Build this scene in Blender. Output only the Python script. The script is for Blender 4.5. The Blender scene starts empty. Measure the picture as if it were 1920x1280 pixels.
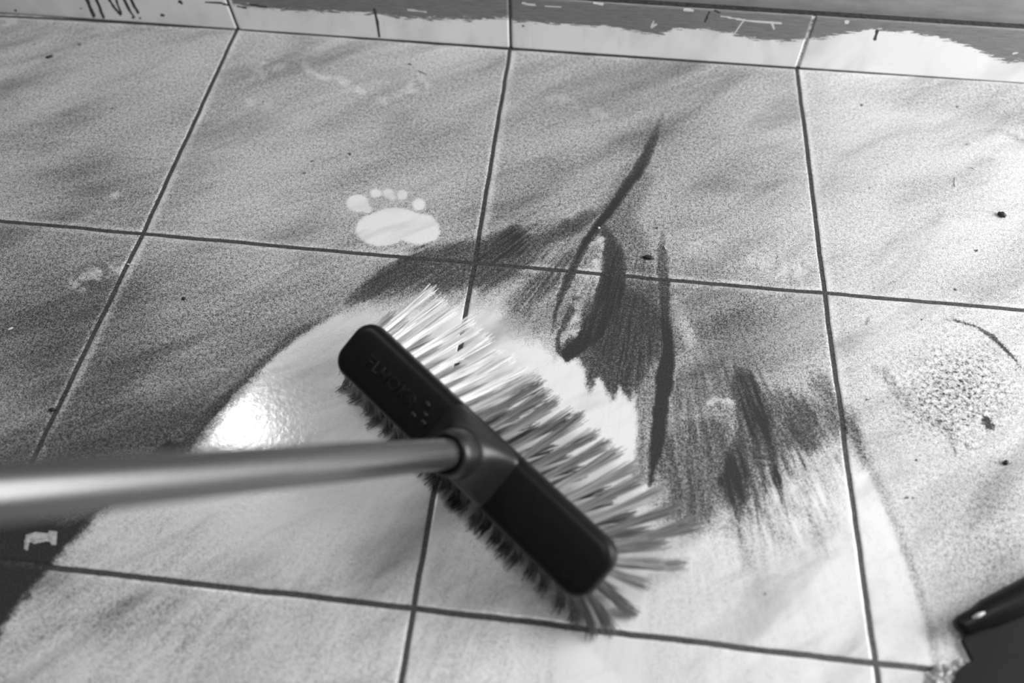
import bpy, bmesh, math, random
import numpy as np
from mathutils import Vector, Matrix, noise

random.seed(7)
rng = np.random.default_rng(7)
scene = bpy.context.scene
col = scene.collection

# ------------------------------------------------------------------ camera
# calibrated from the tile joints (tile 330 mm); world X runs along the wall, Y into the wall, Z up
CAM = np.array([0.09022516796016967, -0.8009533116119797, 0.5933872279787388])
RW = np.array([[0.9939138701004504, 0.11014568844808799, -0.0017737356741633174],
               [0.09093192158751297, -0.8294120214175975, -0.5511869776803308],
               [-0.062182026811189214, 0.547671092941988, -0.8343798712201661]])   # rows: right, down, forward
F = 1493.333
cd = bpy.data.cameras.new('camera'); cam = bpy.data.objects.new('camera', cd); col.objects.link(cam)
cd.sensor_width = 36; cd.lens = 28.0; cd.clip_start = 0.01; cd.clip_end = 50
m = Matrix((tuple(RW[0]), tuple(-RW[1]), tuple(-RW[2]))).transposed().to_4x4()
m.translation = Vector(CAM)
cam.matrix_world = m
cd.dof.use_dof = True; cd.dof.focus_distance = 0.75; cd.dof.aperture_fstop = 2.6
scene.camera = cam

# ------------------------------------------------------------------ light, exposure
scene.view_settings.view_transform = 'Standard'
scene.view_settings.look = 'None'
scene.view_settings.exposure = 0.12
scene.view_settings.gamma = 1.0
scene.view_settings.use_curve_mapping = False
W = bpy.data.worlds.new('room_light'); scene.world = W; W.use_nodes = True
W.node_tree.nodes['Background'].inputs[0].default_value = (1, 1, 1, 1)
W.node_tree.nodes['Background'].inputs[1].default_value = 0.085

def area(name, loc, target, sx, sy, power):
    l = bpy.data.lights.new(name, 'AREA'); l.shape = 'RECTANGLE'; l.size = sx; l.size_y = sy; l.energy = power
    o = bpy.data.objects.new(name, l); col.objects.link(o)
    o.location = loc
    o.rotation_euler = (Vector(target) - Vector(loc)).to_track_quat('-Z', 'Y').to_euler()
    return o
area('window_light', (-0.62, -0.04, 0.98), (-0.05, -0.5, 0.0), 0.08, 0.17, 2.5)
area('doorway_light', (1.38, -0.40, 0.62), (0.30, -0.30, 0.42), 0.7, 1.1, 30.0)
area('fill_light', (0.10, -0.70, 2.10), (0.2, 0.0, 0.0), 0.5, 0.5, 10.0)  # unseen overhead fill, added to brighten the left skirting and even the floor

# ------------------------------------------------------------------ helpers
def project(P):
    """world points -> photo pixels and depth"""
    q = (P - CAM) @ RW.T
    return q[:, 0] / q[:, 2] * F + 960, q[:, 1] / q[:, 2] * F + 640, q[:, 2]
def at_floor(u, v, z=0.0):
    d = RW.T @ np.array([(u - 960) / F, (v - 640) / F, 1.0])
    return CAM + d * ((z - CAM[2]) / d[2])
def at_depth(u, v, Z):
    return CAM + RW.T @ (np.array([(u - 960) / F, (v - 640) / F, 1.0]) * Z)
def sstep(a, b, x):
    t = np.clip((x - a) / (b - a), 0, 1); return t * t * (3 - 2 * t)

def tag(o, label=None, cat=None, group=None, kind=None):
    if label: o['label'] = label
    if cat: o['category'] = cat
    if group: o['group'] = group
    if kind: o['kind'] = kind
    return o
def mesh_obj(name, verts, faces, mat, parent=None, smooth=True):
    me = bpy.data.meshes.new(name); me.from_pydata([tuple(v) for v in verts], [], faces); me.update()
    if mat: me.materials.append(mat)
    if smooth: me.polygons.foreach_set('use_smooth', [True] * len(me.polygons))
    o = bpy.data.objects.new(name, me); col.objects.link(o)
    if parent: o.parent = parent
    return o
def grid_obj(name, P, nx, ny, mat, attrs):
    me = bpy.data.meshes.new(name)
    n = nx * ny
    idx = np.arange(n).reshape(ny, nx)
    q = np.stack([idx[:-1, :-1], idx[1:, :-1], idx[1:, 1:], idx[:-1, 1:]], -1).reshape(-1, 4)
    me.vertices.add(n); me.vertices.foreach_set('co', P.astype(np.float32).ravel())
    nf = len(q)
    me.loops.add(nf * 4); me.loops.foreach_set('vertex_index', q.astype(np.int32).ravel())
    me.polygons.add(nf); me.polygons.foreach_set('loop_start', np.arange(0, nf * 4, 4, dtype=np.int32))
    me.polygons.foreach_set('use_smooth', np.ones(nf, dtype=bool))
    me.update(calc_edges=True); me.validate()
    for k, v in attrs.items():
        a = me.attributes.new(k, 'FLOAT', 'POINT'); a.data.foreach_set('value', v.astype(np.float32).ravel())
    me.materials.append(mat)
    o = bpy.data.objects.new(name, me); col.objects.link(o)
    return o

def stroke(U, V, D, pts, soft, mode='max', amp=1.0):
    """pts: (u, v, width, value); paints a soft stroke on D"""
    best = np.zeros_like(D)
    for (x0, y0, w0, a0), (x1, y1, w1, a1) in zip(pts[:-1], pts[1:]):
        r = max(w0, w1) + soft + 2
        s = (U > min(x0, x1) - r) & (U < max(x0, x1) + r) & (V > min(y0, y1) - r) & (V < max(y0, y1) + r)
        if not s.any(): continue
        u, v = U[s], V[s]
        dx, dy = x1 - x0, y1 - y0; L2 = dx * dx + dy * dy + 1e-9
        t = np.clip(((u - x0) * dx + (v - y0) * dy) / L2, 0, 1)
        d = np.hypot(u - x0 - t * dx, v - y0 - t * dy)
        w = (w0 + (w1 - w0) * t) * .5; a = a0 + (a1 - a0) * t
        mk = a * (1 - sstep(w - soft * .4, w + soft, d))
        best[s] = np.maximum(best[s], mk)
    if mode == 'max': return np.maximum(D, best)
    if mode == 'sub': return D * (1 - np.clip(best * 1.1 * sstep(.38, .64, fnoise(U, V, 13, 91)), 0, 1))
    if mode == 'mask': return best
def poly_sd(U, V, pts):
    """signed distance (positive inside) to polygon, in pixels"""
    inside = np.zeros(U.shape, bool); dist = np.full(U.shape, 1e9)
    n = len(pts)
    for i in range(n):
        x0, y0 = pts[i]; x1, y1 = pts[(i + 1) % n]
        dx, dy = x1 - x0, y1 - y0
        t = np.clip(((U - x0) * dx + (V - y0) * dy) / (dx * dx + dy * dy + 1e-9), 0, 1)
        dist = np.minimum(dist, np.hypot(U - x0 - t * dx, V - y0 - t * dy))
        if y0 != y1:
            c = ((y0 > V) != (y1 > V)) & (U < (x1 - x0) * (V - y0) / (y1 - y0) + x0)
            inside ^= c
    return np.where(inside, dist, -dist)
def vnoise(U, V, scale, seed):
    """smooth value noise, 0..1"""
    r = np.random.default_rng(seed); N = 256
    tab = r.random((N, N))
    x = U / scale + 1000; y = V / scale + 1000
    xi = np.floor(x).astype(int); yi = np.floor(y).astype(int)
    fx = x - xi; fy = y - yi; fx = fx * fx * (3 - 2 * fx); fy = fy * fy * (3 - 2 * fy)
    g = lambda a, b: tab[a % N, b % N]
    return (g(xi, yi) * (1 - fx) + g(xi + 1, yi) * fx) * (1 - fy) + (g(xi, yi + 1) * (1 - fx) + g(xi + 1, yi + 1) * fx) * fy
def fnoise(U, V, scale, seed, octv=3):
    s = 0; a = 1; t = 0
    for k in range(octv):
        s = s + a * vnoise(U, V, scale / 2 ** k, seed + k); t += a; a *= .55
    return s / t

# ------------------------------------------------------------------ materials
class NT:
    def __init__(s, name):
        s.m = bpy.data.materials.new(name); s.m.use_nodes = True
        s.t = s.m.node_tree; s.b = s.t.nodes['Principled BSDF']
    def n(s, typ, **kw):
        x = s.t.nodes.new(typ)
        for k, v in kw.items(): setattr(x, k, v)
        return x
    def put(s, sock, v):
        if hasattr(v, 'links') or isinstance(v, bpy.types.NodeSocket): s.t.links.new(v, sock)
        else: sock.default_value = v
    def math(s, op, a, b=None, c=None, clamp=False):
        x = s.n('ShaderNodeMath', operation=op); x.use_clamp = clamp
        s.put(x.inputs[0], a)
        if b is not None: s.put(x.inputs[1], b)
        if c is not None: s.put(x.inputs[2], c)
        return x.outputs[0]
    def attr(s, name):
        return s.n('ShaderNodeAttribute', attribute_name=name).outputs['Fac']
    def noise(s, vec, scale, detail=2, rough=.5, dist=0, dims='3D', w=None):
        x = s.n('ShaderNodeTexNoise', noise_dimensions=dims)
        if vec is not None: s.put(x.inputs['Vector'], vec)
        x.inputs['Scale'].default_value = scale; x.inputs['Detail'].default_value = detail
        x.inputs['Roughness'].default_value = rough; x.inputs['Distortion'].default_value = dist
        if w is not None: s.put(x.inputs['W'], w)
        return x.outputs['Fac']
    def mapping(s, vec, rot=(0, 0, 0), scale=(1, 1, 1), loc=(0, 0, 0)):
        x = s.n('ShaderNodeMapping'); s.put(x.inputs['Vector'], vec)
        x.inputs['Rotation'].default_value = rot; x.inputs['Scale'].default_value = scale; x.inputs['Location'].default_value = loc
        return x.outputs[0]
    def obj(s): return s.n('ShaderNodeTexCoord').outputs['Object']
    def map(s, v, a, b, c, d):
        x = s.n('ShaderNodeMapRange', interpolation_type='SMOOTHSTEP'); s.put(x.inputs[0], v)
        for i, q in enumerate((a, b, c, d)): s.put(x.inputs[i + 1], q)
        return x.outputs[0]
    def lin(s, v, a, b, c, d):
        x = s.n('ShaderNodeMapRange'); s.put(x.inputs[0], v)
        for i, q in enumerate((a, b, c, d)): s.put(x.inputs[i + 1], q)
        return x.outputs[0]
    def mix(s, f, a, b):
        x = s.n('ShaderNodeMix', data_type='FLOAT'); s.put(x.inputs[0], f); s.put(x.inputs[2], a); s.put(x.inputs[3], b)
        return x.outputs[0]
    def grey(s, v): 
        x = s.n('ShaderNodeCombineColor')
        for i in range(3): s.put(x.inputs[i], v)
        return x.outputs[0]
    def color(s, v): s.t.links.new(s.grey(v), s.b.inputs['Base Color'])
    def bump(s, h, strength, dist):
        x = s.n('ShaderNodeBump'); s.put(x.inputs['Height'], h); x.inputs['Strength'].default_value = strength; x.inputs['Distance'].default_value = dist
        s.t.links.new(x.outputs[0], s.b.inputs['Normal'])
    def rough(s, v): s.put(s.b.inputs['Roughness'], v)

def simple(name, g, rough=.5, metallic=0, spec=.5, bump=None, var=0.0, vscale=60):
    t = NT(name)
    if var:
        nz = t.noise(t.obj(), vscale, 3)
        t.color(t.lin(nz, .3, .7, g * (1 - var), g * (1 + var)))
    else: t.color(g)
    t.rough(rough); t.b.inputs['Metallic'].default_value = metallic; t.b.inputs['Specular IOR Level'].default_value = spec
    if bump: t.bump(t.noise(t.obj(), bump[0], 3), bump[1], bump[2])
    return t.m

def marble(t, w):
    """soft grey veining of the ceramic tiles, different on every tile"""
    o = t.obj()
    v1 = t.noise(t.mapping(t.mapping(o, rot=(0, 0, math.radians(-42))), scale=(4.0, 15.0, 6)), 1.0, 4, .55, .9, '4D', w)
    v2 = t.noise(t.mapping(t.mapping(o, rot=(0, 0, math.radians(-34))), scale=(9, 38, 12)), 1.0, 3, .5, .6, '4D', w)
    a = t.map(v1, .48, .68, 0, 1); b = t.map(v2, .49, .70, 0, 1)
    return t.math('ADD', t.math('MULTIPLY', a, .62), t.math('MULTIPLY', b, .38))

def floor_material():
    t = NT('glazed_floor_tile')
    D, S, G, tid = t.attr('dirt_and_shade'), t.attr('streaky'), t.attr('grout'), t.attr('tile')
    ang, rad, clump = t.attr('sweep_angle'), t.attr('sweep_radius'), t.attr('clump')
    w = t.math('MULTIPLY', tid, 3.7)
    tile = t.lin(marble(t, w), 0, 1, .78, .38)
    # brush streaks left by the sweeping
    cx = t.n('ShaderNodeCombineXYZ'); t.put(cx.inputs[0], t.math('MULTIPLY', ang, 60.0)); t.put(cx.inputs[1], t.math('MULTIPLY', rad, 3.0))
    st = t.noise(cx.outputs[0], 1.0, 4, .62)
    c = t.math('ADD', D, t.math('MULTIPLY', t.math('MULTIPLY', t.math('SUBTRACT', st, .5), 3.4), S))
    # coarse clumping of damp dust
    cl = t.noise(t.obj(), 260, 4, .65)
    c = t.math('ADD', c, t.math('MULTIPLY', t.math('MULTIPLY', t.math('SUBTRACT', cl, .5), 3.0), clump), clamp=True)
    g1 = t.noise(t.obj(), 820, 3, .7)
    g2 = t.noise(t.obj(), 300, 2, .6)
    g = t.math('ADD', t.math('MULTIPLY', t.math('SUBTRACT', g1, .5), 3.6), t.math('MULTIPLY', t.math('SUBTRACT', g2, .5), 1.3))
    c = t.math('MULTIPLY', c, 1.08, clamp=True)
    c = t.math('ADD', c, t.math('MULTIPLY', t.math('MULTIPLY', t.map(c, .54, .82, 0, 1), .62), t.math('SUBTRACT', 1.0, c)), clamp=True)
    k = t.math('MULTIPLY', t.math('POWER', t.math('MULTIPLY', c, t.math('SUBTRACT', 1.0, c)), .6), 1.75)
    mask = t.math('ADD', c, t.math('MULTIPLY', k, g), clamp=True)
    dirt_and_shade = t.lin(t.noise(t.obj(), 700, 2), .3, .7, .022, .05)
    base = t.mix(mask, tile, dirt_and_shade)
    gn = t.noise(t.obj(), 500, 3, .6)
    gr = t.lin(gn, .3, .72, .018, .085)
    Gm = t.map(t.math('ADD', G, t.math('MULTIPLY', t.math('SUBTRACT', gn, .5), .9)), .42, .58, 0, 1)
    t.color(t.mix(Gm, base, gr))
    t.put(t.b.inputs['Specular IOR Level'], t.mix(mask, .5, .12))
    r = t.mix(mask, .16, .6)
    t.rough(t.mix(Gm, r, .55))
    h = t.math('ADD', t.math('MULTIPLY', mask, .35), t.math('MULTIPLY', t.noise(t.obj(), 190, 2, .5), .9))
    h = t.math('ADD', h, t.math('MULTIPLY', t.math('MULTIPLY', gn, G), 4.0))
    t.bump(h, .35, .0004)
    return t.m

def skirting_material():
    t = NT('glazed_skirting_tile')
    P, G, tid, N = t.attr('paint'), t.attr('grout'), t.attr('tile'), t.attr('drip')
    tile = t.lin(marble(t, t.math('MULTIPLY', tid, 5.3)), 0, 1, .84, .58)
    o = t.obj()
    rag = t.noise(t.mapping(o, scale=(70, 70, 480)), 1.0, 5, .7)
    rag2 = t.noise(t.mapping(o, scale=(16, 16, 60)), 1.0, 3, .6)
    e = t.math('ADD', P, t.math('ADD', t.math('MULTIPLY', t.math('SUBTRACT', rag, .5), .026), t.math('MULTIPLY', t.math('SUBTRACT', rag2, .5), .010)))
    pm = t.map(e, -.0004, .0004, 0, 1)
    pc = t.lin(t.noise(t.mapping(o, scale=(50, 50, 700)), 1.0, 4, .7), .3, .7, .13, .25)
    spots = t.map(t.noise(o, 330, 2, .5), .26, .31, 1, 0)
    pc = t.mix(t.math('MULTIPLY', spots, .8), pc, .05)
    dm = t.map(N, .4, .6, 0, 1)
    c = t.mix(pm, tile, pc)
    c = t.mix(dm, c, .045)
    wm = t.map(t.attr('scratch'), .4, .6, 0, 1)
    c = t.mix(wm, c, .62)
    gn = t.noise(o, 500, 3, .6)
    Gm = t.map(t.math('ADD', G, t.math('MULTIPLY', t.math('SUBTRACT', gn, .5), .9)), .42, .58, 0, 1)
    c = t.mix(Gm, c, t.mix(t.attr('pale_grout'), t.lin(gn, .3, .7, .03, .11), t.lin(gn, .4, .6, .2, .62)))
    t.color(c)
    t.rough(t.mix(pm, .22, .4))
    t.bump(t.math('ADD', t.math('MULTIPLY', pm, .6), t.math('MULTIPLY', gn, t.math('MULTIPLY', G, 3.0))), .4, .0004)
    return t.m

M_floor = floor_material(); M_skirt = skirting_material()
M_wall = NT('grey_wall_paint')
_o = M_wall.obj()
M_wall.color(M_wall.lin(M_wall.noise(M_wall.mapping(_o, scale=(30, 30, 160)), 1.0, 4, .6), .3, .7, .20, .27)); M_wall.rough(.5)
M_wall.bump(M_wall.noise(_o, 160, 3), .3, .0006); M_wall = M_wall.m
M_ledge = simple('dark_paint_line', .035, .45, var=.6, vscale=240, bump=(400, .5, .0008))

# ------------------------------------------------------------------ floor
TX, TY = .33, .3262
def axis(joints, lo, hi, dlo, dhi, step, coarse):
    off = np.array([-.0036, -.0027, -.0021, -.0016, -.0008, 0, .0008, .0016, .0021, .0027, .0036])
    xs = []
    for j in joints: xs += list(j + off)
    a = list(np.arange(dlo, dhi, step)) + list(np.arange(lo, dlo, coarse)) + list(np.arange(dhi, hi, coarse)) + [hi]
    a = [x for x in a if min(abs(x - j) for j in joints) > .0044]
    return np.array(sorted(set(xs + a)))
jx = [-.99, -.66, -.33, 0, .33, .66, .99]; jy = [0, -TY, -2 * TY, -3 * TY, -4 * TY]
xs = axis(jx, -1.05, 1.36, -.66, .66, .0017, .012)
ys = axis(jy, -1.36, 0.004, -.765, 0.0, .0017, .012); ys = ys[ys <= .0045]
X, Y = np.meshgrid(xs, ys)
# real corners of the hand laid tiles (offset from a perfect grid, metres)
OFF = {(-1, 0): (-.0039, .0016), (0, 0): (-.0018, -.0004), (1, 0): (.001, .0004), (2, 0): (0, .004), (-2, 0): (0, -.005),
       (-1, 1): (.0017, .0012), (0, 1): (.0004, 0), (1, 1): (-.0014, .0001), (0, 2): (.0002, .0008), (1, 2): (.0002, -.0014), (-1, 2): (0, .0008), (-2, 2): (0, .0012), (-2, 1): (0, .003)}
fi = X / TX; fj = -Y / TY
i0 = np.floor(fi).astype(int); j0 = np.floor(fj).astype(int)
def offs(i, j, k):
    out = np.zeros(i.shape)
    for (a, b), o in OFF.items(): out[(i == a) & (j == b)] = o[k]
    return out
ti = fi - i0; tj = fj - j0
dX = sum(offs(i0 + a, j0 + b, 0) * (ti if a else 1 - ti) * (tj if b else 1 - tj) for a in (0, 1) for b in (0, 1))
dY = sum(offs(i0 + a, j0 + b, 1) * (ti if a else 1 - ti) * (tj if b else 1 - tj) for a in (0, 1) for b in (0, 1))
ex = np.min([np.abs(X - j) for j in jx], 0); ey = np.min([np.abs(Y - j) for j in jy], 0)
sx = X - np.round(X / TX) * TX                     # signed distance to the nearest joint
sy = -(Y - np.round(Y / TY) * TY)
e = np.minimum(ex, ey)
Z = -.0006 * (1 - sstep(.0015, .0034, e))
grout = 1 - sstep(.0016, .0026, e)
wob = (fnoise(X, Y, .03, 5) - .5) * .0016
PX = X + dX + np.where(ex < .006, wob, 0); PY = Y + dY + np.where(ey < .006, wob, 0)
P = np.stack([PX, PY, Z], -1).reshape(-1, 3)
U, V, ZZ = project(P)
ok = ZZ > .05
U = np.where(ok, U, -5000); V = np.where(ok, V, -5000)

# dust lying on the floor
n1 = fnoise(U * .5 - V * .2, V * 1.3 + U * .45, 200, 11); n2 = fnoise(U * .35 - V * .2, V * 1.6 + U * .55, 90, 21)
D = .465 + .28 * (n1 - .5) + .20 * (n2 - .5)
D += .20 * sstep(800, 100, U) * sstep(300, 700, V)          # dust thicker to the lower left, with light falloff painted in
D -= .16 * sstep(1380, 1650, U)
D += .06 * sstep(1100, 1250, U) * sstep(1500, 1350, U) * sstep(150, 300, V)
D += .36 * sstep(260, 60, U) * sstep(900, 1020, V)
D = stroke(U, V, D, [(1560, 165, 40, .34), (1700, 180, 60, .40), (1860, 175, 90, .44), (1960, 200, 110, .46)], 60)
D = stroke(U, V, D, [(1000, 130, 20, .42), (1250, 145, 20, .40), (1480, 165, 10, .38)], 26)
S = np.zeros_like(D) + .05; C = np.zeros_like(D) + .02
# the swept path
swept = [(-60, 1260), (0, 1172), (60, 1085), (120, 1022), (180, 965), (262, 900), (345, 845), (395, 790), (430, 748), (480, 700), (520, 662), (560, 630), (600, 605), (640, 582),
         (690, 556), (740, 542), (800, 530), (870, 540), (900, 545), (960, 535), (1010, 560), (975, 600), (1015, 622), (1046, 640), (1044, 660), (1064, 676), (1078, 668), (1098, 690),
         (1106, 735), (1112, 700), (1132, 712), (1150, 748), (1160, 720), (1182, 748), (1190, 725), (1199, 780), (1197, 840), (1186, 892), (1200, 898), (1214, 908), (1226, 890), (1240, 915),
         (1262, 925), (1300, 965), (1318, 950), (1345, 925), (1352, 955), (1368, 935), (1375, 985), (1388, 940), (1400, 925), (1412, 860), (1440, 850), (1480, 822), (1530, 800), (1575, 795), (1600, 840),
         (1640, 905), (1680, 1000), (1712, 1090), (1738, 1180), (1750, 1255), (1752, 2400), (-900, 2400)]
sd = poly_sd(U, V, swept)
edge = 7 + 46 * sstep(870, 920, U) * sstep(1075, 1035, U) * sstep(680, 640, V) + 38 * sstep(1215, 1300, U) * sstep(1560, 1500, U) + 22 * sstep(620, 700, U) * sstep(900, 860, U) + 16 * sstep(420, 300, U)
sd2 = sd + (fnoise(U, V, 18, 61) - .5) * edge * .8
clean = sstep(-edge * .25, edge, sd2)
D = D * (1 - clean)
# a line of dust pushed up along both sides of the path
rim = np.exp(-((sd + 7) / 9.0) ** 2) * (sstep(1560, 1600, U) + .5 * sstep(640, 600, U)) * sstep(560, 640, V)
D += .26 * rim
# faint smears inside the path, plus dim light towards the bottom painted as dirt
band = lambda x0, x1, y0, y1: sstep(x0 - 60, x0 + 60, U) * sstep(x1 + 60, x1 - 60, U) * sstep(y0 - 40, y0 + 40, V) * sstep(y1 + 60, y1 - 60, V)
smear_dim = .20 * sstep(850, 1180, V) * sstep(1750, 700, U) + .22 * np.exp(-np.maximum(sd, 0) / 60) * sstep(1000, 1120, V) * sstep(400, 200, U) + .30 * band(1380, 1560, 840, 1010) + .10 * band(80, 420, 960, 1200) + .07 * band(200, 460, 1100, 1240) + .05 * band(560, 760, 600, 800) + .05 * band(1240, 1480, 960, 1130)
D += smear_dim * clean; S += smear_dim * .7 * clean + .34 * band(1370, 1570, 830, 1040) * clean
D += .10 * np.exp(-((U - 1180) / 190) ** 2 - ((V - 560) / 150) ** 2) * (1 - clean) + .08 * np.exp(-((U - 1400) / 150) ** 2 - ((V - 820) / 120) ** 2) * (1 - clean)
# dark heaps and lines of wet dust
jit = ((fnoise(U, V, 22, 301) - .5) * 10, (fnoise(U, V, 22, 311) - .5) * 10)
def dk(pts, soft, st=.0, cl=0.0):
    global D, S
    pts = [(a, b, w * 1.25, v) for a, b, w, v in pts]
    mk = stroke(U + jit[0], V + jit[1], np.zeros_like(D), pts, soft * 1.35, 'max')
    D = np.maximum(D, mk); S = np.maximum(S, np.minimum(mk, 1) * st * .6)
dk([(1246, 150, 4, .40), (1250, 190, 10, .50), (1238, 225, 10, .62), (1222, 270, 13, .86), (1196, 320, 16, .92), (1160, 370, 16, .92), (1128, 412, 14, .96), (1096, 455, 14, .95), (1066, 520, 12, .9), (1042, 590, 7, .85), (1034, 625, 3, .7)], 9)
dk([(1240, 250, 20, .5), (1215, 330, 50, .52), (1170, 400, 50, .56), (1165, 440, 40, .6)], 34, .05)
dk([(1140, 382, 12, .66), (1075, 425, 24, .82), (1010, 455, 30, .76), (965, 455, 44, .90), (905, 480, 40, .84), (840, 478, 44, .68), (765, 504, 40, .86), (700, 540, 30, .84), (650, 566, 12, .7)], 24, .16)
dk([(920, 520, 40, .70), (830, 514, 52, .78), (740, 526, 26, .74)], 30, .35)
dk([(1118, 440, 14, .62), (1060, 500, 40, .62), (1000, 500, 40, .62), (920, 500, 40, .7)], 24, .38)
dk([(1080, 470, 16, .7), (1025, 525, 40, .72), (975, 570, 40, .62), (1000, 600, 20, .5)], 22, .45)
dk([(1120, 432, 8, .8), (1090, 470, 8, .75), (1062, 500, 6, .7), (1010, 545, 5, .5)], 7, .1)
dk([(1100, 520, 60, .56), (1060, 580, 70, .56), (1020, 610, 24, .55)], 26, .42)
dk([(1134, 436, 18, .86), (1152, 480, 34, .90), (1150, 540, 42, .92), (1130, 595, 44, .92), (1098, 635, 34, .95), (1064, 664, 22, 1.0)], 15, .05)
dk([(1170, 440, 30, .6), (1190, 530, 80, .68), (1170, 620, 130, .86), (1150, 690, 80, .84), (1165, 725, 40, .8)], 36, .26)
dk([(1082, 555, 7, .8), (1066, 590, 9, .85), (1048, 622, 6, .8), (1046, 650, 8, .85), (1062, 672, 12, .95)], 8)
dk([(1105, 715, 10, .8), (1120, 670, 50, .8), (1180, 690, 60, .78), (1175, 745, 12, .7)], 22, .40)
dk([(1244, 420, 3, .5), (1241, 465, 16, .70), (1244, 520, 22, .76), (1247, 580, 15, .90), (1252, 640, 16, .98), (1249, 690, 24, 1.0), (1241, 760, 23, 1.0), (1231, 830, 20, .98), (1223, 880, 11, .95), (1218, 912, 3, .85)], 7)
dk([(1240, 500, 30, .55), (1236, 580, 70, .60), (1216, 680, 80, .62), (1212, 800, 40, .58), (1208, 890, 20, .6)], 26, .2)
dk([(1395, 700, 50, .58), (1432, 790, 100, .72), (1420, 870, 90, .74), (1400, 930, 60, .66)], 44, .5)
dk([(1470, 760, 60, .62), (1520, 790, 80, .66), (1575, 800, 40, .64)], 36, .5)
dk([(1445, 850, 30, .60), (1462, 920, 24, .46), (1468, 1000, 16, .30)], 26, .7)
dk([(1500, 830, 30, .56), (1515, 900, 26, .42), (1525, 975, 14, .26)], 26, .7)
dk([(1385, 950, 30, .60), (1392, 1000, 18, .46), (1400, 1060, 8, .30)], 20, .8)
dk([(1555, 800, 30, .56), (1572, 850, 16, .40), (1585, 900, 8, .2)], 22, .5)
dk([(1050, 430, 50, .60), (970, 470, 70, .74), (900, 495, 80, .78), (800, 505, 70, .74), (720, 535, 40, .66)], 40, .4)
dk([(1225, 260, 40, .54), (1190, 340, 70, .62), (1150, 410, 70, .66), (1180, 470, 80, .64)], 50, .12)
dk([(1285, 700, 40, .50), (1305, 800, 150, .60), (1320, 870, 150, .70), (1300, 930, 90, .70), (1350, 920, 50, .72)], 40, .40)
dk([(1370, 668, 6, .6), (1394, 720, 38, .88), (1424, 790, 44, .92), (1448, 855, 24, .82)], 18, .18)
dk([(1390, 800, 14, .78), (1380, 860, 34, .92), (1374, 900, 46, .97), (1382, 930, 34, .94), (1390, 975, 6, .8)], 22, .2)
dk([(1488, 690, 5, .40), (1508, 730, 20, .50), (1520, 790, 26, .55)], 22, .2)
dk([(1480, 745, 20, .70), (1500, 790, 56, .82), (1518, 830, 30, .76)], 22, .38)
dk([(1456, 770, 44, .7), (1470, 825, 40, .76)], 22, .38)
dk([(1500, 650, 5, .35), (1535, 720, 34, .62), (1572, 775, 40, .72), (1598, 810, 26, .76), (1620, 860, 14, .66)], 22, .22)
dk([(340, 838, 18, .86), (316, 838, 24, .94), (290, 850, 10, .86)], 11)
dk([(476, 695, 6, .66), (440, 722, 16, .66), (400, 760, 20, .6), (370, 810, 20, .66), (345, 835, 20, .8)], 18)
dk([(1380, 950, 4, .5), (1388, 1010, 8, .42), (1390, 1030, 3, .3)], 10, .2)
dk([(1445, 850, 10, .45), (1460, 950, 12, .34), (1465, 1010, 6, .26)], 16, .25)
dk([(1500, 840, 10, .42), (1510, 900, 12, .32), (1520, 960, 6, .2)], 14, .25)
dk([(1375, 690, 4, .35), (1340, 760, 60, .52), (1345, 840, 80, .58)], 60, .25)
# clumpy half dried patch on the right
cp = np.exp(-(((U - 1790) / 115) ** 2 + ((V - 730) / 95) ** 2) ** 1.4)
cp2 = np.exp(-(((U - 1860) / 110) ** 2 + ((V - 1030) / 150) ** 2))
rt = sstep(1560, 1700, U) * sstep(560, 620, V)
C += .9 * cp + .26 * cp2 + .05 * sstep(1500, 1600, U)
D += .07 * cp + .12 * cp2
D *= 1 - .25 * rt * (1 - np.clip(cp + cp2, 0, 1))
for pts, sf in [([(1765, 600, 2, .4), (1790, 600, 5, .7), (1830, 612, 4, .75), (1862, 632, 8, .85), (1885, 655, 6, .85), (1905, 676, 4, .8), (1918, 695, 2, .5)], 3),
                ([(1628, 595, 4, .6), (1626, 606, 8, .55)], 3), ([(1640, 690, 14, .42), (1660, 700, 18, .5), (1690, 745, 18, .46), (1735, 785, 22, .50), (1780, 800, 26, .5), (1790, 850, 10, .5)], 14),
                ([(1848, 788, 14, .9), (1856, 798, 16, .9)], 5), ([(1884, 867, 7, .9), (1885, 869, 7, .9)], 3), ([(1800, 826, 3, .6), (1822, 842, 3, .6), (1840, 838, 2, .5)], 4),
                ([(1660, 500, 6, .3), (1780, 535, 20, .32), (1910, 560, 16, .4)], 24), ([(1680, 270, 6, .30), (1740, 245, 16, .36), (1810, 240, 10, .30), (1880, 245, 10, .4), (1915, 262, 10, .5)], 14),
                ([(1670, 532, 6, .5), (1680, 528, 4, .45)], 5), ([(1600, 345, 2, .3), (1650, 355, 2, .35), (1690, 372, 2, .3)], 3),
                ([(772, 170, 2, .40), (762, 205, 3, .5), (756, 228, 2, .45), (735, 262, 3, .55), (732, 285, 3, .62), (718, 305, 3, .5), (706, 330, 3, .5), (702, 350, 2, .5)], 2)]:
    D = stroke(U, V, D, pts, sf)
for x, y, r in [(1718, 862, 3), (1700, 933, 4), (1712, 935, 3), (1728, 598, 3), (1435, 1114, 3), (1615, 197, 3), (1630, 352, 2), (1790, 543, 4), (148, 83, 3), (64, 83, 2), (210, 203, 2), (585, 302, 3), (656, 288, 4), (493, 190, 2), (570, 325, 2), (1625, 748, 4), (1830, 470, 3), (1795, 200, 2)]:
    D = stroke(U, V, D, [(x - 1, y, r, .9), (x + 1, y, r, .9)], 2)
_cl = sstep(0, 9, sd + (fnoise(U, V, 9, 411) - .5) * 12) * sstep(1035, 1050, U) * sstep(1218, 1208, U) * sstep(640, 660, V)
D *= 1 - _cl
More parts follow.
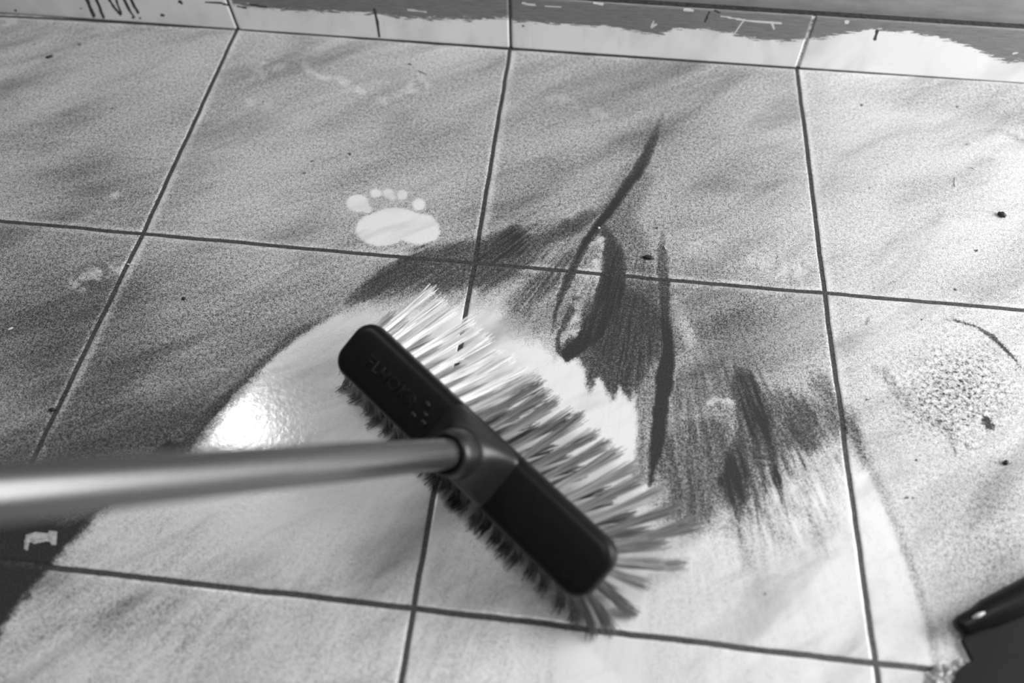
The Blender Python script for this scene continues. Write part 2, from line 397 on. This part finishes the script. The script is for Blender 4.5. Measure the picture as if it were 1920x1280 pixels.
# thin pale trails where drops dried
for pts, sf in [([(478, 135, 12, .35), (505, 118, 22, .5), (525, 122, 14, .5)], 8), ([(480, 140, 8, .3), (510, 160, 4, .4)], 8), ([(565, 122, 12, .45), (600, 145, 4, .45), (640, 152, 10, .45), (680, 175, 12, .35), (720, 190, 10, .4), (745, 175, 14, .45)], 7),
                ([(765, 170, 24, .5), (790, 155, 20, .45), (800, 165, 12, .5)], 9), ([(470, 195, 14, .3), (520, 205, 10, .25)], 10), ([(150, 530, 30, .25), (200, 505, 18, .3), (225, 500, 12, .3)], 14), ([(10, 45, 12, .4), (35, 38, 8, .4)], 8),
                ([(225, 358, 10, .35), (200, 378, 8, .3)], 7), ([(1005, 195, 10, .3), (1040, 182, 8, .3), (1140, 215, 10, .35)], 10), ([(1100, 470, 8, .3), (1128, 450, 10, .5), (1110, 520, 14, .4)], 7),
                ([(1085, 560, 10, .4), (1075, 610, 14, .5), (1085, 630, 12, .45)], 10), ([(1270, 560, 6, .3), (1295, 640, 16, .3)], 14), ([(1330, 755, 8, .5), (1350, 745, 8, .5), (1372, 756, 8, .4)], 5),
                ([(1310, 460, 10, .3), (1500, 510, 30, .4)], 30)]:
    D = stroke(U, V, D, pts, sf, 'sub')
# barefoot print: clean toes and ball
foot = np.zeros_like(D)
def blob(cx, cy, rx, ry, rot=0, soft=2.2):
    c, s = math.cos(rot), math.sin(rot); a = (U - cx) * c + (V - cy) * s; b = -(U - cx) * s + (V - cy) * c
    r = np.hypot(a / rx, b / ry); return 1 - sstep(1 - soft / min(rx, ry), 1 + soft * .3 / min(rx, ry), r)
for b in [(671, 381, 22, 17, .1), (687, 391, 12, 9, .3), (705, 362, 12, 9, .1), (729, 363, 12, 10, .35), (736, 370, 7, 6, 0), (754, 365, 11, 10.5, 0), (785, 383, 12.5, 12.5, .5)]:
    foot = np.maximum(foot, blob(*b))
foot = np.maximum(foot, 1 - sstep(-1, 3, -poly_sd(U, V, [(670, 435), (672, 420), (684, 408), (704, 402), (720, 394), (745, 392), (765, 396), (785, 403), (808, 407), (819, 420), (822, 436), (816, 447), (800, 452),
                     (784, 456), (768, 452), (752, 446), (744, 452), (728, 457), (710, 459), (692, 454), (678, 446)]) - 2))
D *= 1 - foot * .97; S *= 1 - foot; C *= 1 - foot
# tile edges wiped bare, the side facing away from the joint a little wider
inx = np.where(sx > 0, sstep(.011, .004, np.abs(sx)) * .85, sstep(.006, .003, np.abs(sx)) * .35)
iny = np.where(sy > 0, sstep(.009, .003, np.abs(sy)) * .5, sstep(.008, .003, np.abs(sy)) * .5)
bare = np.clip(np.maximum(inx, iny), 0, 1).ravel() * (.6 + .8 * (fnoise(U, V, 60, 77) - .5)) * sstep(.78, .55, D)
D *= 1 - np.clip(bare, 0, 1)
D = np.clip(D, 0, 1)
dxp = (U - 1230); dyp = (V - 250) * 1.25
ang = np.arctan2(dyp, dxp); rad = np.hypot(dxp, dyp) / 400
tile_id = (i0 * 3 + j0 * 7 + 20).ravel()
floor = grid_obj('floor', P, len(xs), len(ys), M_floor, {'dirt_and_shade': D, 'streaky': S, 'clump': C, 'grout': grout.ravel(), 'tile': tile_id.astype(float), 'sweep_angle': ang, 'sweep_radius': rad})
tag(floor, kind='structure')

# ------------------------------------------------------------------ skirting and wall
HS = .067
bx = axis([-.99, -.66, -.33, 0, .33, .66, .99], -1.05, 1.36, -.68, .68, .0014, .012)
bz = np.concatenate([[-.0013, .0002, .0008], np.arange(.002, HS - .002, .0014), [HS - .0018, HS - .0012, HS - .0006, HS - .0001]])
BX, BZ = np.meshgrid(bx, bz)
jb = np.array([-.99, -.66, -.33, 0, .33, .66, .99])
lean = np.zeros_like(BX)
for j, l in ((-.33, .0035), (0, .001), (.33, .001)):
    lean += np.exp(-((BX - j) / .1) ** 2) * (l * (.5 - BZ / HS) * 2 * .5)
bsx = BX - np.round(BX / TX) * TX
eb = np.abs(bsx)
topr = np.clip((BZ - (HS - .002)) / .002, 0, 1)
BY = .0012 * (1 - sstep(.0012, .003, eb)) + .0016 * topr ** 2
PB = np.stack([BX + lean + np.interp(BX, [-.66, -.33, 0, .33, .66], [0, -.0035, -.0018, .001, 0]), BY, BZ], -1).reshape(-1, 3)
UB, VB, _ = project(PB)
# lower edge of the wall paint slopped over the skirting (height above the floor, by photo column)
pe_u = [-200, 430, 436, 500, 540, 600, 650, 700, 720, 800, 860, 920, 957, 962, 1010, 1080, 1160, 1210, 1245, 1262, 1330, 1365, 1400, 1440, 1490, 1540, 1580, 1620, 1650, 1700, 1760, 1800, 1850, 1890, 1940, 2200]
pe_v = [-60, -20, 8, 16, 20, 21, 22, 26, 30, 36, 37, 34, 34, 39, 42, 46, 52, 62, 64, 54, 54, 62, 70, 75, 76, 72, 64, 57, 54, 60, 70, 82, 100, 116, 112, 110]
edge_v = np.interp(UB, pe_u, pe_v)
paint = (edge_v - VB) / 1600.0
nd = np.zeros_like(UB)
for pts, sf in [([(160, -8, 7, 1), (168, 12, 6, 1), (176, 30, 6, 1)], 1), ([(178, -8, 6, 1), (186, 12, 5, 1), (194, 33, 5, 1)], 1), ([(200, -8, 4, 1), (214, 14, 4, 1), (226, 28, 4, 1)], 1), ([(216, -5, 4, 1), (222, 12, 3, 1), (227, 26, 4, 1)], 1),
                ([(229, -8, 5, 1), (240, 15, 5, 1), (252, 33, 2, 1)], 1), ([(243, -8, 5, 1), (252, 12, 5, 1), (259, 24, 4, 1)], 1), ([(248, 33, 3, 1), (250, 34, 3, 1)], 1), ([(262, 34, 3, 1), (263, 34, 3, 1)], 1), ([(337, 3, 6, 1), (341, 6, 4, 1)], 1),
                ([(302, 28, 4, 1), (307, 29, 4, 1)], 1), ([(385, 4, 2, 1), (415, 6, 3, 1), (428, 10, 3, 1)], 1), ([(702, 18, 5, 1), (707, 40, 5, 1), (711, 68, 5, 1)], 1), ([(1330, 22, 3, 1), (1322, 40, 4, 1)], 1), ([(1341, 20, 4, 1), (1349, 24, 3, 1)], 1),
                ([(445, 12, 3, 1), (462, 15, 2, 1)], 1), ([(470, 9, 4, 1), (500, 14, 3, 1)], 1), ([(980, 48, 3, 1), (981, 49, 3, 1)], 1), ([(150, 16, 2, 1), (153, 16, 2, 1)], 1), ([(28, 19, 3, 1), (30, 20, 3, 1)], 1),
                ([(1645, 58, 6, 1), (1640, 74, 5, 1)], 1), ([(1862, 110, 8, .0), (1870, 112, 8, .0)], 1)]:
    nd = stroke(UB, VB, nd, pts, sf)
sc = np.zeros_like(UB)
for pts in [[(765, 18, 3, 1), (800, 23, 2, 1)], [(980, 6, 4, 1), (1004, 10, 3, 1)], [(1022, 11, 2, 1), (1052, 13, 2, 1)], [(1114, 6, 4, 1), (1130, 8, 4, 1)], [(1226, 40, 2, 1), (1222, 50, 5, 1), (1230, 46, 4, 1)], [(1284, 18, 5, 1), (1298, 20, 5, 1)],
            [(1352, 30, 2, 1), (1395, 38, 3, 1), (1465, 44, 3, 1)], [(1396, 36, 2, 1), (1386, 50, 2, 1), (1378, 62, 2, 1)], [(1447, 42, 5, 1), (1452, 56, 2, 1)], [(1587, 41, 7, 1), (1589, 41, 7, 1)], [(1900, 100, 3, 1), (1908, 99, 3, 1)], [(1700, 24, 2, 1), (1702, 24, 2, 1)]]:
    sc = stroke(UB, VB, sc, pts, 1)
gB = (1 - sstep(.0012, .0019, eb)).ravel()
foot_joint = (1 - sstep(.0003, .0022, BZ)).ravel()
gB = np.maximum(gB, foot_joint)
pale = sstep(.2, .25, BX.ravel()) * (1 - foot_joint)
bb = grid_obj('baseboard_back', PB, len(bx), len(bz), M_skirt, {'paint': paint, 'drip': nd, 'scratch': sc, 'grout': gB, 'tile': np.floor(BX / TX).ravel() + 9.0, 'pale_grout': pale})
tag(bb, kind='structure')
# top face of the skirting, dark with dirty paint, and the wall above set back behind it
def box(name, x0, x1, y0, y1, z0, z1, mat, parent=None):
    v = [(x, y, z) for z in (z0, z1) for y in (y0, y1) for x in (x0, x1)]
    f = [(0, 2, 3, 1), (4, 5, 7, 6), (0, 1, 5, 4), (2, 6, 7, 3), (0, 4, 6, 2), (1, 3, 7, 5)]
    return mesh_obj(name, v, f, mat, parent, smooth=False)
tr = box('trim_1', -1.05, 1.36, .0016, .0110, .058, HS + .0002, M_ledge); tag(tr, kind='structure')
wl = box('wall_back', -1.05, 1.36, .0095, .06, -.0013, 2.4, M_wall); tag(wl, kind='structure')

# ------------------------------------------------------------------ broom
def unit(v): v = np.array(v, float); return v / np.linalg.norm(v)
Mp = at_depth(866, 841, .570)                       # middle of the block's top face
grip = at_depth(0, 921, .270)                       # where the handle leaves the picture
up = np.array([0, 0, 1.0])
h0 = unit(grip - Mp)
Lx = unit(np.cross(-up, h0)); 
if (RW @ Lx)[0] < 0: Lx = -Lx                        # along the block, towards the right of the photo
g0 = unit(np.cross(Lx, h0))
if g0 @ RW[1] < 0: g0 = -g0
TH = math.radians(-10)
nn = unit(math.cos(TH) * h0 + math.sin(TH) * g0)     # normal of the block's top face
wx = unit(np.cross(nn, Lx))
if wx @ RW[1] > 0: wx = -wx
YAW = math.radians(-1.8)
Lx, wx = Lx * math.cos(YAW) + wx * math.sin(YAW), wx * math.cos(YAW) - Lx * math.sin(YAW)                          # across the block, towards the wall
SOFF = .006
root = bpy.data.objects.new('broom', None); col.objects.link(root)
tag(root, 'long handled push broom with black plastic head and pale stiff bristles sweeping the dust-covered tiles', 'broom')
Bm = np.stack([Lx, wx, nn], 1)
def bw(p):                                           # block frame -> world
    return Mp + Bm @ np.array(p, float)
low = bw((0, 0, -.05)); root.location = (float(low[0]), float(low[1]), 0.0)
RL = np.array(root.location)
def loc(p): return tuple(np.array(p) - RL)

M_black = simple('black_plastic', .006, .42, spec=.2, bump=(900, .12, .0003), var=.25, vscale=120)
M_black2 = simple('black_plastic_moulding', .014, .36, spec=.5, var=.2, vscale=200)
M_letter = simple('embossed_black_plastic', .006, .30, spec=.4)
HLN, HW, TK = .1325, .0235, .015
def rrect(hl, hw, r, n=9):
    pts = []
    for cx, cy, a0 in ((hl - r, hw - r, 0), (-hl + r, hw - r, 90), (-hl + r, -hw + r, 180), (hl - r, -hw + r, 270)):
        for k in range(n):
            a = math.radians(a0 + 90 * k / (n - 1)); pts.append((cx + r * math.cos(a), cy + r * math.sin(a)))
    return pts
def loft(rings, cap0=True, cap1=True):
    v = []; f = []; n = len(rings[0])
    for r in rings: v += r
    for k in range(len(rings) - 1):
        for i in range(n):
            a = k * n + i; b = k * n + (i + 1) % n; f.append((a, b, b + n, a + n))
    if cap0: f.append(tuple(range(n))[::-1])
    if cap1: f.append(tuple((len(rings) - 1) * n + i for i in range(n)))
    return v, f
prof = [(.0005, -TK), (.0, -TK + .001), (.0, -.006), (.0008, -.0035), (.0026, -.0014), (.0050, -.0004), (.0075, 0)]
rings = []
for ins, z in prof:
    rings.append([loc(bw((x, y, z))) for x, y in rrect(HLN - ins, HW - ins, .0150 - ins * .8)])
v, f = loft(rings)
head = mesh_obj('brush_head', v, f, M_black, root)
# moulded shoulder rising to the handle socket
rs = []
def superl(hl, hw, p, n=48):
    out = []
    for k in range(n):
        a = 2 * math.pi * k / n; c, s = math.cos(a), math.sin(a)
        out.append((hl * math.copysign(abs(c) ** (2 / p), c), hw * math.copysign(abs(s) ** (2 / p), s)))
    return out
for hl, hw, p, z, oy in [(.036, .0232, 9, -.004, 0), (.035, .0222, 8, -.0012, 0), (.032, .0215, 6, .0012, 0), (.027, .0205, 4.5, .005, 0), (.022, .0192, 3.2, .010, 0), (.0185, .0178, 2.4, .015, -.0004), (.0168, .0168, 2, .019, -.0006)]:
    rs.append([loc(bw((SOFF + x, y + oy, z))) for x, y in superl(hl, hw, p)])
v, f = loft(rs)
mound = mesh_obj('shoulder', v, f, M_black2, head)
# socket ring around the handle
S0 = bw((SOFF, -.0006, .017))
ha = unit(grip - S0)
ux = unit(np.cross(ha, Lx)); uy = unit(np.cross(ha, ux))
def ring_at(c, r, n=48): return [loc(c + ux * r * math.cos(2 * math.pi * k / n) + uy * r * math.sin(2 * math.pi * k / n)) for k in range(n)]
rr = [(0, .0168), (.004, .0170), (.010, .0166), (.0145, .0160), (.0165, .0148), (.0170, .0135), (.0162, .0122), (.013, .0116), (.004, .0116)]
v, f = loft([ring_at(S0 + ha * d, r) for d, r in rr], True, True)
sock = mesh_obj('socket', v, f, M_black2, root)
# handle
t = NT('worn_grey_handle')
tc = t.n('ShaderNodeTexCoord').outputs['Generated']
uvx = t.attr('along'); uva = t.attr('around')
cc = t.n('ShaderNodeCombineXYZ'); t.put(cc.inputs[0], t.math('MULTIPLY', uvx, 9.0)); t.put(cc.inputs[1], t.math('MULTIPLY', uva, 14.0))
gz = t.noise(cc.outputs[0], 1.0, 4, .6)
t.color(t.lin(gz, .3, .7, .02, .05)); t.rough(t.lin(gz, .3, .7, .20, .30)); t.b.inputs['IOR'].default_value = 2.2
M_handle = t.m
nA, HL = 48, 1.2
vs = []; fs = []; al = []; ar = []
stations = np.concatenate([np.linspace(0, .5, 60), np.linspace(.52, HL, 20)])
for s in stations:
    for k in range(nA):
        a = 2 * math.pi * k / nA
        vs.append(loc(S0 + ha * (.006 + s) + (ux * math.cos(a) + uy * math.sin(a)) * .0108)); al.append(s); ar.append(math.cos(a) * 1.0 + 3 * (a > math.pi))
n = len(stations)
fs = [(k * nA + i, k * nA + (i + 1) % nA, (k + 1) * nA + (i + 1) % nA, (k + 1) * nA + i) for k in range(n - 1) for i in range(nA)]
fs.append(tuple(range((n - 1) * nA, n * nA)))
hd = mesh_obj('handle', vs, fs, M_handle, root)
a_ = hd.data.attributes.new('along', 'FLOAT', 'POINT'); a_.data.foreach_set('value', al)
a_ = hd.data.attributes.new('around', 'FLOAT', 'POINT'); a_.data.foreach_set('value', ar)

# moulded lettering and four-drop emblem on the left half of the head
def text_mesh(name, body, size, centre, mat, parent):
    cu = bpy.data.curves.new(name, 'FONT'); cu.body = body; cu.size = size; cu.extrude = .0006; cu.bevel_depth = .0002
    cu.align_x = 'CENTER'; cu.align_y = 'CENTER'; cu.offset = .0002; cu.space_character = 1.12
    tmp = bpy.data.objects.new(name + '_src', cu); col.objects.link(tmp)
    bpy.context.view_layer.update()
    me = bpy.data.meshes.new_from_object(tmp.evaluated_get(bpy.context.evaluated_depsgraph_get()))
    bpy.data.objects.remove(tmp)
    for q in me.vertices:
        q.co = Vector(loc(bw((centre[0] + q.co.x, centre[1] + q.co.y, .0002 + q.co.z))))
    me.materials.clear(); me.materials.append(mat)
    o = bpy.data.objects.new(name, me); col.objects.link(o); o.parent = parent
    return o
text_mesh('lettering', 'FLHOKA', .0135, (-.078, -.001), M_letter, head)
for cx, cy, r in [(-.0435, .0055, .0030), (-.0395, -.001, .0026), (-.0470, -.0075, .0030), (-.0365, -.0065, .0030)]:
    rg = []
    for z, k in ((0, 1), (.0007, .9), (.001, .5)):
        rg.append([loc(bw((cx + r * k * math.cos(a) * (1.25 if math.cos(a) > 0 else .9), cy + r * k * math.sin(a), z))) for a in [2 * math.pi * i / 14 for i in range(14)]])
    v, f = loft(rg); mesh_obj('emblem_drop', v, f, M_letter, head)

# bristles: tufts in four rows round the underside, flared outwards
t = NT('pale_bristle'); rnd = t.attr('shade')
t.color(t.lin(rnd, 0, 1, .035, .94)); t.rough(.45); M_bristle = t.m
def tuft(x, y, row, k):
    """y>0 is the side facing the wall"""
    r = random.Random(k * 17 + row)
    far = y / HW                                    # -1..1
    endf = x / HLN
    d = np.array([0, 0, -1.0])
    fl = {0: .72, 1: .42, 2: -.10, 3: -.42, 4: 0}[row]
    fx = (.66 if endf > 0 else .5) * (abs(endf) ** 2.6) * math.copysign(1, endf) + r.uniform(-.06, .06)
    if row == 4: fl = far * .75; fx *= 1.1
    d = unit(d + np.array([fx, fl, 0]))
    ln = {0: .080, 1: .078, 2: .068, 3: .064, 4: .052}[row] * r.uniform(.93, 1.05)
    V_, F_, Sh = [], [], []
    nb = 46
    painted_shade = .88 * float(sstep(-.012, .006, x + .02 * (3 - row) / 3)) if row < 2 else (.80 if x < 0 else .9)  # shade on the right-half and near-row bristles, painted into their tone
    if row == 4: painted_shade = (.80 if y > 0 else .93) if x > 0 else (.1 if y > 0 else .6)
    painted_shade = min(1, painted_shade * r.uniform(.85, 1.1))
    base = np.array([x, y, -TK + .001])
    e1 = unit(np.cross(d, [0, 1, .3])); e2 = np.cross(d, e1)
    for b in range(nb):
        a = r.uniform(0, 2 * math.pi); q = math.sqrt(r.random())
        off0 = (e1 * math.cos(a) + e2 * math.sin(a)) * q * .0024
        spread = (e1 * math.cos(a) + e2 * math.sin(a)) * q * r.uniform(.0012, .0034) + (e1 * r.gauss(0, .0011) + e2 * r.gauss(0, .0011))
        lb = ln * r.uniform(.86, 1.04)
        rad_ = r.uniform(.00036, .00055); sh = (r.random() * .22 + .78) * (1 - painted_shade)
        i0_ = len(V_); N = 7
        ctr = []
        for s in range(N):
            q_ = s / (N - 1)
            p = base + off0 + d * lb * q_ + spread * q_ ** 1.6 + np.array([0, fl, 0]) * .006 * q_ ** 2
            w_ = bw(p)
            ctr.append(w_)
        # bristles that reach the floor bend along it
        for s in range(N):
            if ctr[s][2] < .0012:
                over = .0012 - ctr[s][2]
                ctr[s] = ctr[s] + unit(np.array([wx[0], wx[1], 0])) * over * (.7 if (row < 2 or (row == 4 and y > 0)) else -.9)
                ctr[s][2] = .0012 + .0006 * r.random()
        for s in range(N):
            T_ = unit(ctr[min(s + 1, N - 1)] - ctr[max(s - 1, 0)] + 1e-9)
            s1 = unit(np.cross(T_, Lx + .01)); s2 = np.cross(T_, s1); rr_ = rad_ * (1 - .45 * s / (N - 1))
            for c in range(3):
                aa = 2 * math.pi * c / 3; V_.append(loc(ctr[s] + (s1 * math.cos(aa) + s2 * math.sin(aa)) * rr_)); Sh.append(sh)
        for s in range(N - 1):
            for c in range(3):
                A = i0_ + s * 3 + c; B_ = i0_ + s * 3 + (c + 1) % 3; F_.append((A, B_, B_ + 3, A + 3))
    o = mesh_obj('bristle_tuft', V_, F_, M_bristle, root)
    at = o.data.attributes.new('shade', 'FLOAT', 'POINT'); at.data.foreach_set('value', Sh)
k = 0
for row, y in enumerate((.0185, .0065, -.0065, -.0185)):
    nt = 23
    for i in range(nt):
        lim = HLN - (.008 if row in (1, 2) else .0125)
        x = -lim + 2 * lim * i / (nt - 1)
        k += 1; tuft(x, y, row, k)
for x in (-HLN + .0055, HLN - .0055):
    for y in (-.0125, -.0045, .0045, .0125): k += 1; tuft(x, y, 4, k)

# ------------------------------------------------------------------ dustpan in the near right corner
M_pan = simple('dark_grey_dustpan_plastic', .010, .7, spec=.15, var=.15, vscale=40)
M_rub = simple('black_rubber', .006, .42, spec=.3, bump=(300, .3, .0006))
pan = bpy.data.objects.new('dustpan', None); col.objects.link(pan)
pan.location = tuple(at_floor(1880, 1240)); PL = np.array(pan.location)
tag(pan, 'dark grey plastic dustpan with black rolled rim on the floor in the near right corner', 'dustpan')
lp = lambda p: tuple(np.array(p) - PL)
def tube(name, pts, rads, mat, parent, lf, n=20):
    pts = [np.array(p) for p in pts]; rg = []
    for i, (p, r) in enumerate(zip(pts, rads)):
        T_ = unit(pts[min(i + 1, len(pts) - 1)] - pts[max(i - 1, 0)]); s1 = unit(np.cross(T_, [0, 0, 1.0])); s2 = np.cross(T_, s1)
        rg.append([lf(p + (s1 * math.cos(2 * math.pi * c / n) + s2 * math.sin(2 * math.pi * c / n)) * r) for c in range(n)])
    v, f = loft(rg); return mesh_obj(name, v, f, mat, parent)
a0 = at_floor(1806, 1172, .013); a1 = at_floor(1950, 1104, .022); da = unit(a1 - a0)
tube('rolled_rim', [a0 - da * .006, a0 - da * .0045, a0, a0 + da * .012, a0 + da * .02, a0 + da * .06, a0 + da * .16], [.002, .0055, .0072, .0078, .0098, .0115, .0120], M_rub, pan, lp)
tray = [at_floor(1812, 1196, .010), at_floor(1826, 1236, .006), at_floor(1797, 1256, .004), at_floor(1778, 1300, .003), at_floor(1770, 1420, .003)]
b1 = at_floor(2120, 1420, .02); b2 = a1 + da * .06
poly = [np.array([p[0], p[1], .005 + .02 * max(0, p[0] - .40)]) for p in tray + [b1, b2, a0 + da * .02]]
rg = [[lp(p + np.array([0, 0, dz])) for p in poly] for dz in (-.003, 0.0)]
v, f = loft(rg); tray_o = mesh_obj('tray', v, f, M_pan, pan, smooth=False)

sm0 = at_floor(1824, 1158, .0225); sm1 = at_floor(1846, 1148, .0235)  # pale sliver standing in for the highlight on the rim's end
tube('rim_highlight', [sm0, (sm0 + sm1) / 2 + np.array([0, 0, .0006]), sm1], [.0009, .0016, .0007], simple('pale_highlight', .55, .6, var=.3, vscale=500), pan, lp, 8)

# ------------------------------------------------------------------ crumpled plastic wrap
M_wrap = simple('crumpled_plastic', .36, .22, spec=.7, var=.35, vscale=90)
def crumple(name, outline_px, z, mat, seed, hgt, res=.0016):
    pts = [(p[0], p[1]) for p in [at_floor(u, v) for u, v in outline_px]]
    xs_ = [p[0] for p in pts]; ys_ = [p[1] for p in pts]
    cx, cy = sum(xs_) / len(xs_), sum(ys_) / len(ys_)
    bm = bmesh.new(); gx = np.arange(min(xs_), max(xs_), res); gy = np.arange(min(ys_), max(ys_), res)
    GX, GY = np.meshgrid(gx, gy); sdv = poly_sd(GX * 1e4, GY * 1e4, [(a * 1e4, b * 1e4) for a, b in pts]) / 1e4
    vid = {}
    for j in range(len(gy)):
        for i in range(len(gx)):
            if sdv[j, i] > -res * .6:
                q = Vector((gx[i] * 110, gy[j] * 110, seed)); zz = z + hgt * (.25 + abs(noise.noise(q)) * 1.3 + .3 * noise.noise(q * 2.7)) * min(1, .35 + max(sdv[j, i], 0) / .004)
                vid[(i, j)] = bm.verts.new((gx[i] - cx, gy[j] - cy, max(zz, .0004)))
    for (i, j) in list(vid):
        qd = [(i, j), (i + 1, j), (i + 1, j + 1), (i, j + 1)]
        if all(q in vid for q in qd): bm.faces.new([vid[q] for q in qd])
    me = bpy.data.meshes.new(name); bm.to_mesh(me); bm.free(); me.materials.append(mat)
    o = bpy.data.objects.new(name, me); col.objects.link(o); o.location = (cx, cy, 0)
    md = o.modifiers.new('thick', 'SOLIDIFY'); md.thickness = .0003; md.offset = 1
    return o
o = crumple('plastic_wrap', [(1738, 1262), (1756, 1244), (1778, 1250), (1800, 1232), (1812, 1240), (1806, 1262), (1792, 1290), (1775, 1310), (1740, 1310), (1735, 1280)], .0, M_wrap, 3.3, .006)
tag(o, 'crumpled translucent grey plastic wrap lying against the left edge of the dustpan', 'plastic wrap')
M_paper = simple('dirty_white_paper', .42, .7, var=.3, vscale=300)
o = crumple('paper_scrap', [(50, 1003), (66, 998), (90, 1000), (93, 994), (108, 996), (106, 1022), (97, 1021), (94, 1015), (80, 1016), (66, 1020), (56, 1016), (52, 1034), (46, 1028), (47, 1014)], .0002, M_paper, 8.1, .0012, .0007)
tag(o, 'torn off white paper scrap with two ragged legs on dark dust below the broom handle', 'paper scrap')

# ------------------------------------------------------------------ loose bits on the floor
M_dark = simple('dark_grit', .012, .5, var=.4, vscale=900)
M_light = simple('pale_grit', .62, .5, var=.1, vscale=900)
M_mid = simple('grey_grit', .10, .6, var=.5, vscale=700)
def lump(name, u, v, sx, sy, sz, rot, mat, label, cat, seed, group=None, split=False):
    bm = bmesh.new(); bmesh.ops.create_icosphere(bm, subdivisions=3, radius=1)
    for q in bm.verts:
        p = q.co.copy(); f = 1 + .32 * noise.noise(p * 1.4 + Vector((seed, 0, 0))) + .16 * noise.noise(p * 3.5 + Vector((seed, 5, 0)))
        if split: f *= 1 - .45 * math.exp(-(p.y / .22) ** 2) * max(p.x, 0)
        q.co = Vector((p.x * sx * f, p.y * sy * f, p.z * sz * f))
    zmin = min(q.co.z for q in bm.verts)
    for q in bm.verts: q.co.z -= zmin
    for fc in bm.faces: fc.smooth = True
    me = bpy.data.meshes.new(name); bm.to_mesh(me); bm.free(); me.materials.append(mat)
    o = bpy.data.objects.new(name, me); col.objects.link(o); p = at_floor(u, v); o.location = (p[0], p[1], 0.0); o.rotation_euler = (0, 0, rot)
    return tag(o, label, cat, group)
lump('seed', 93, 108, .0040, .0016, .0013, .55, M_dark, 'long black seed lying near the wall on the leftmost tile', 'seed', 1.1)
lump('pebble', 1215, 485, .0052, .0020, .0018, -.1, M_dark, 'black flake of grit beside the upper end of the long vertical dust line', 'pebble', 2.2)
lump('pebble', 1877, 405, .0042, .0028, .0022, -.6, M_dark, 'split black chip on the bright tile at the far right', 'pebble', 3.7, split=True)
lump('crumb', 345, 561, .0018, .0016, .0013, .2, M_dark, 'round dark crumb alone on the dust-covered tile left of the broom head', 'crumb', 4.1)
lump('crumb', 1885, 868, .0022, .0019, .0015, .9, M_dark, 'dark round crumb below the clumpy dust patch on the right tile', 'crumb', 5.3)
lump('crumb', 768, 121, .0022, .0008, .0006, -.15, M_dark, 'thin dark sliver above the footprint, near the wall', 'crumb', 5.9)
lump('crumb', 1232, 428, .0013, .0011, .0009, .4, M_mid, 'small grey crumb just above the black flake of grit', 'crumb', 6.4)
lump('crumb', 99, 769, .0024, .0018, .0014, .4, M_dark, 'dark clot stuck on the grout joint above the broom handle at the left', 'crumb', 6.9)
lump('plaster_chip', 20, 617, .0024, .0012, .0007, .7, M_light, 'white plaster chip at the left edge of the floor', 'plaster chip', 7.7)
lump('plaster_chip', 241, 496, .0015, .0008, .0006, -.1, M_light, 'white chip sitting on the grout joint of the left tile', 'plaster chip', 8.6)
lump('plaster_chip', 1123, 428, .0014, .0011, .0009, .2, M_light, 'tiny white grain where the dark dust lines fork', 'plaster chip', 9.3)
lump('plaster_chip', 1247, 465, .0024, .0007, .0006, -1.2, M_light, 'short white sliver on top of the vertical dark dust line', 'plaster chip', 9.9)
# short hair-like fibres
def fibre(pts_px, r, mat, label):
    pts = [at_floor(u, v, .0006) for u, v in pts_px]; c = np.mean(pts, 0); c[2] = 0
    o = tube('fibre', pts, [r] * len(pts), mat, None, lambda p: tuple(np.array(p) - c), 6); o.location = tuple(c)
    return tag(o, label, 'fibre')
fibre([(784, 133), (792, 136), (799, 139)], .0003, M_dark, 'short dark hair right of the thin dark sliver near the wall')
fibre([(1791, 332), (1790, 342), (1791, 350)], .0004, M_light, 'upright white fibre in the middle of the bright right tile')
fibre([(1813, 271), (1822, 268), (1830, 269)], .0006, M_light, 'level white fibre highest on the bright right tile')
fibre([(1820, 314), (1826, 316), (1832, 317)], .0005, M_light, 'small white fibre below the highest one on the bright right tile')
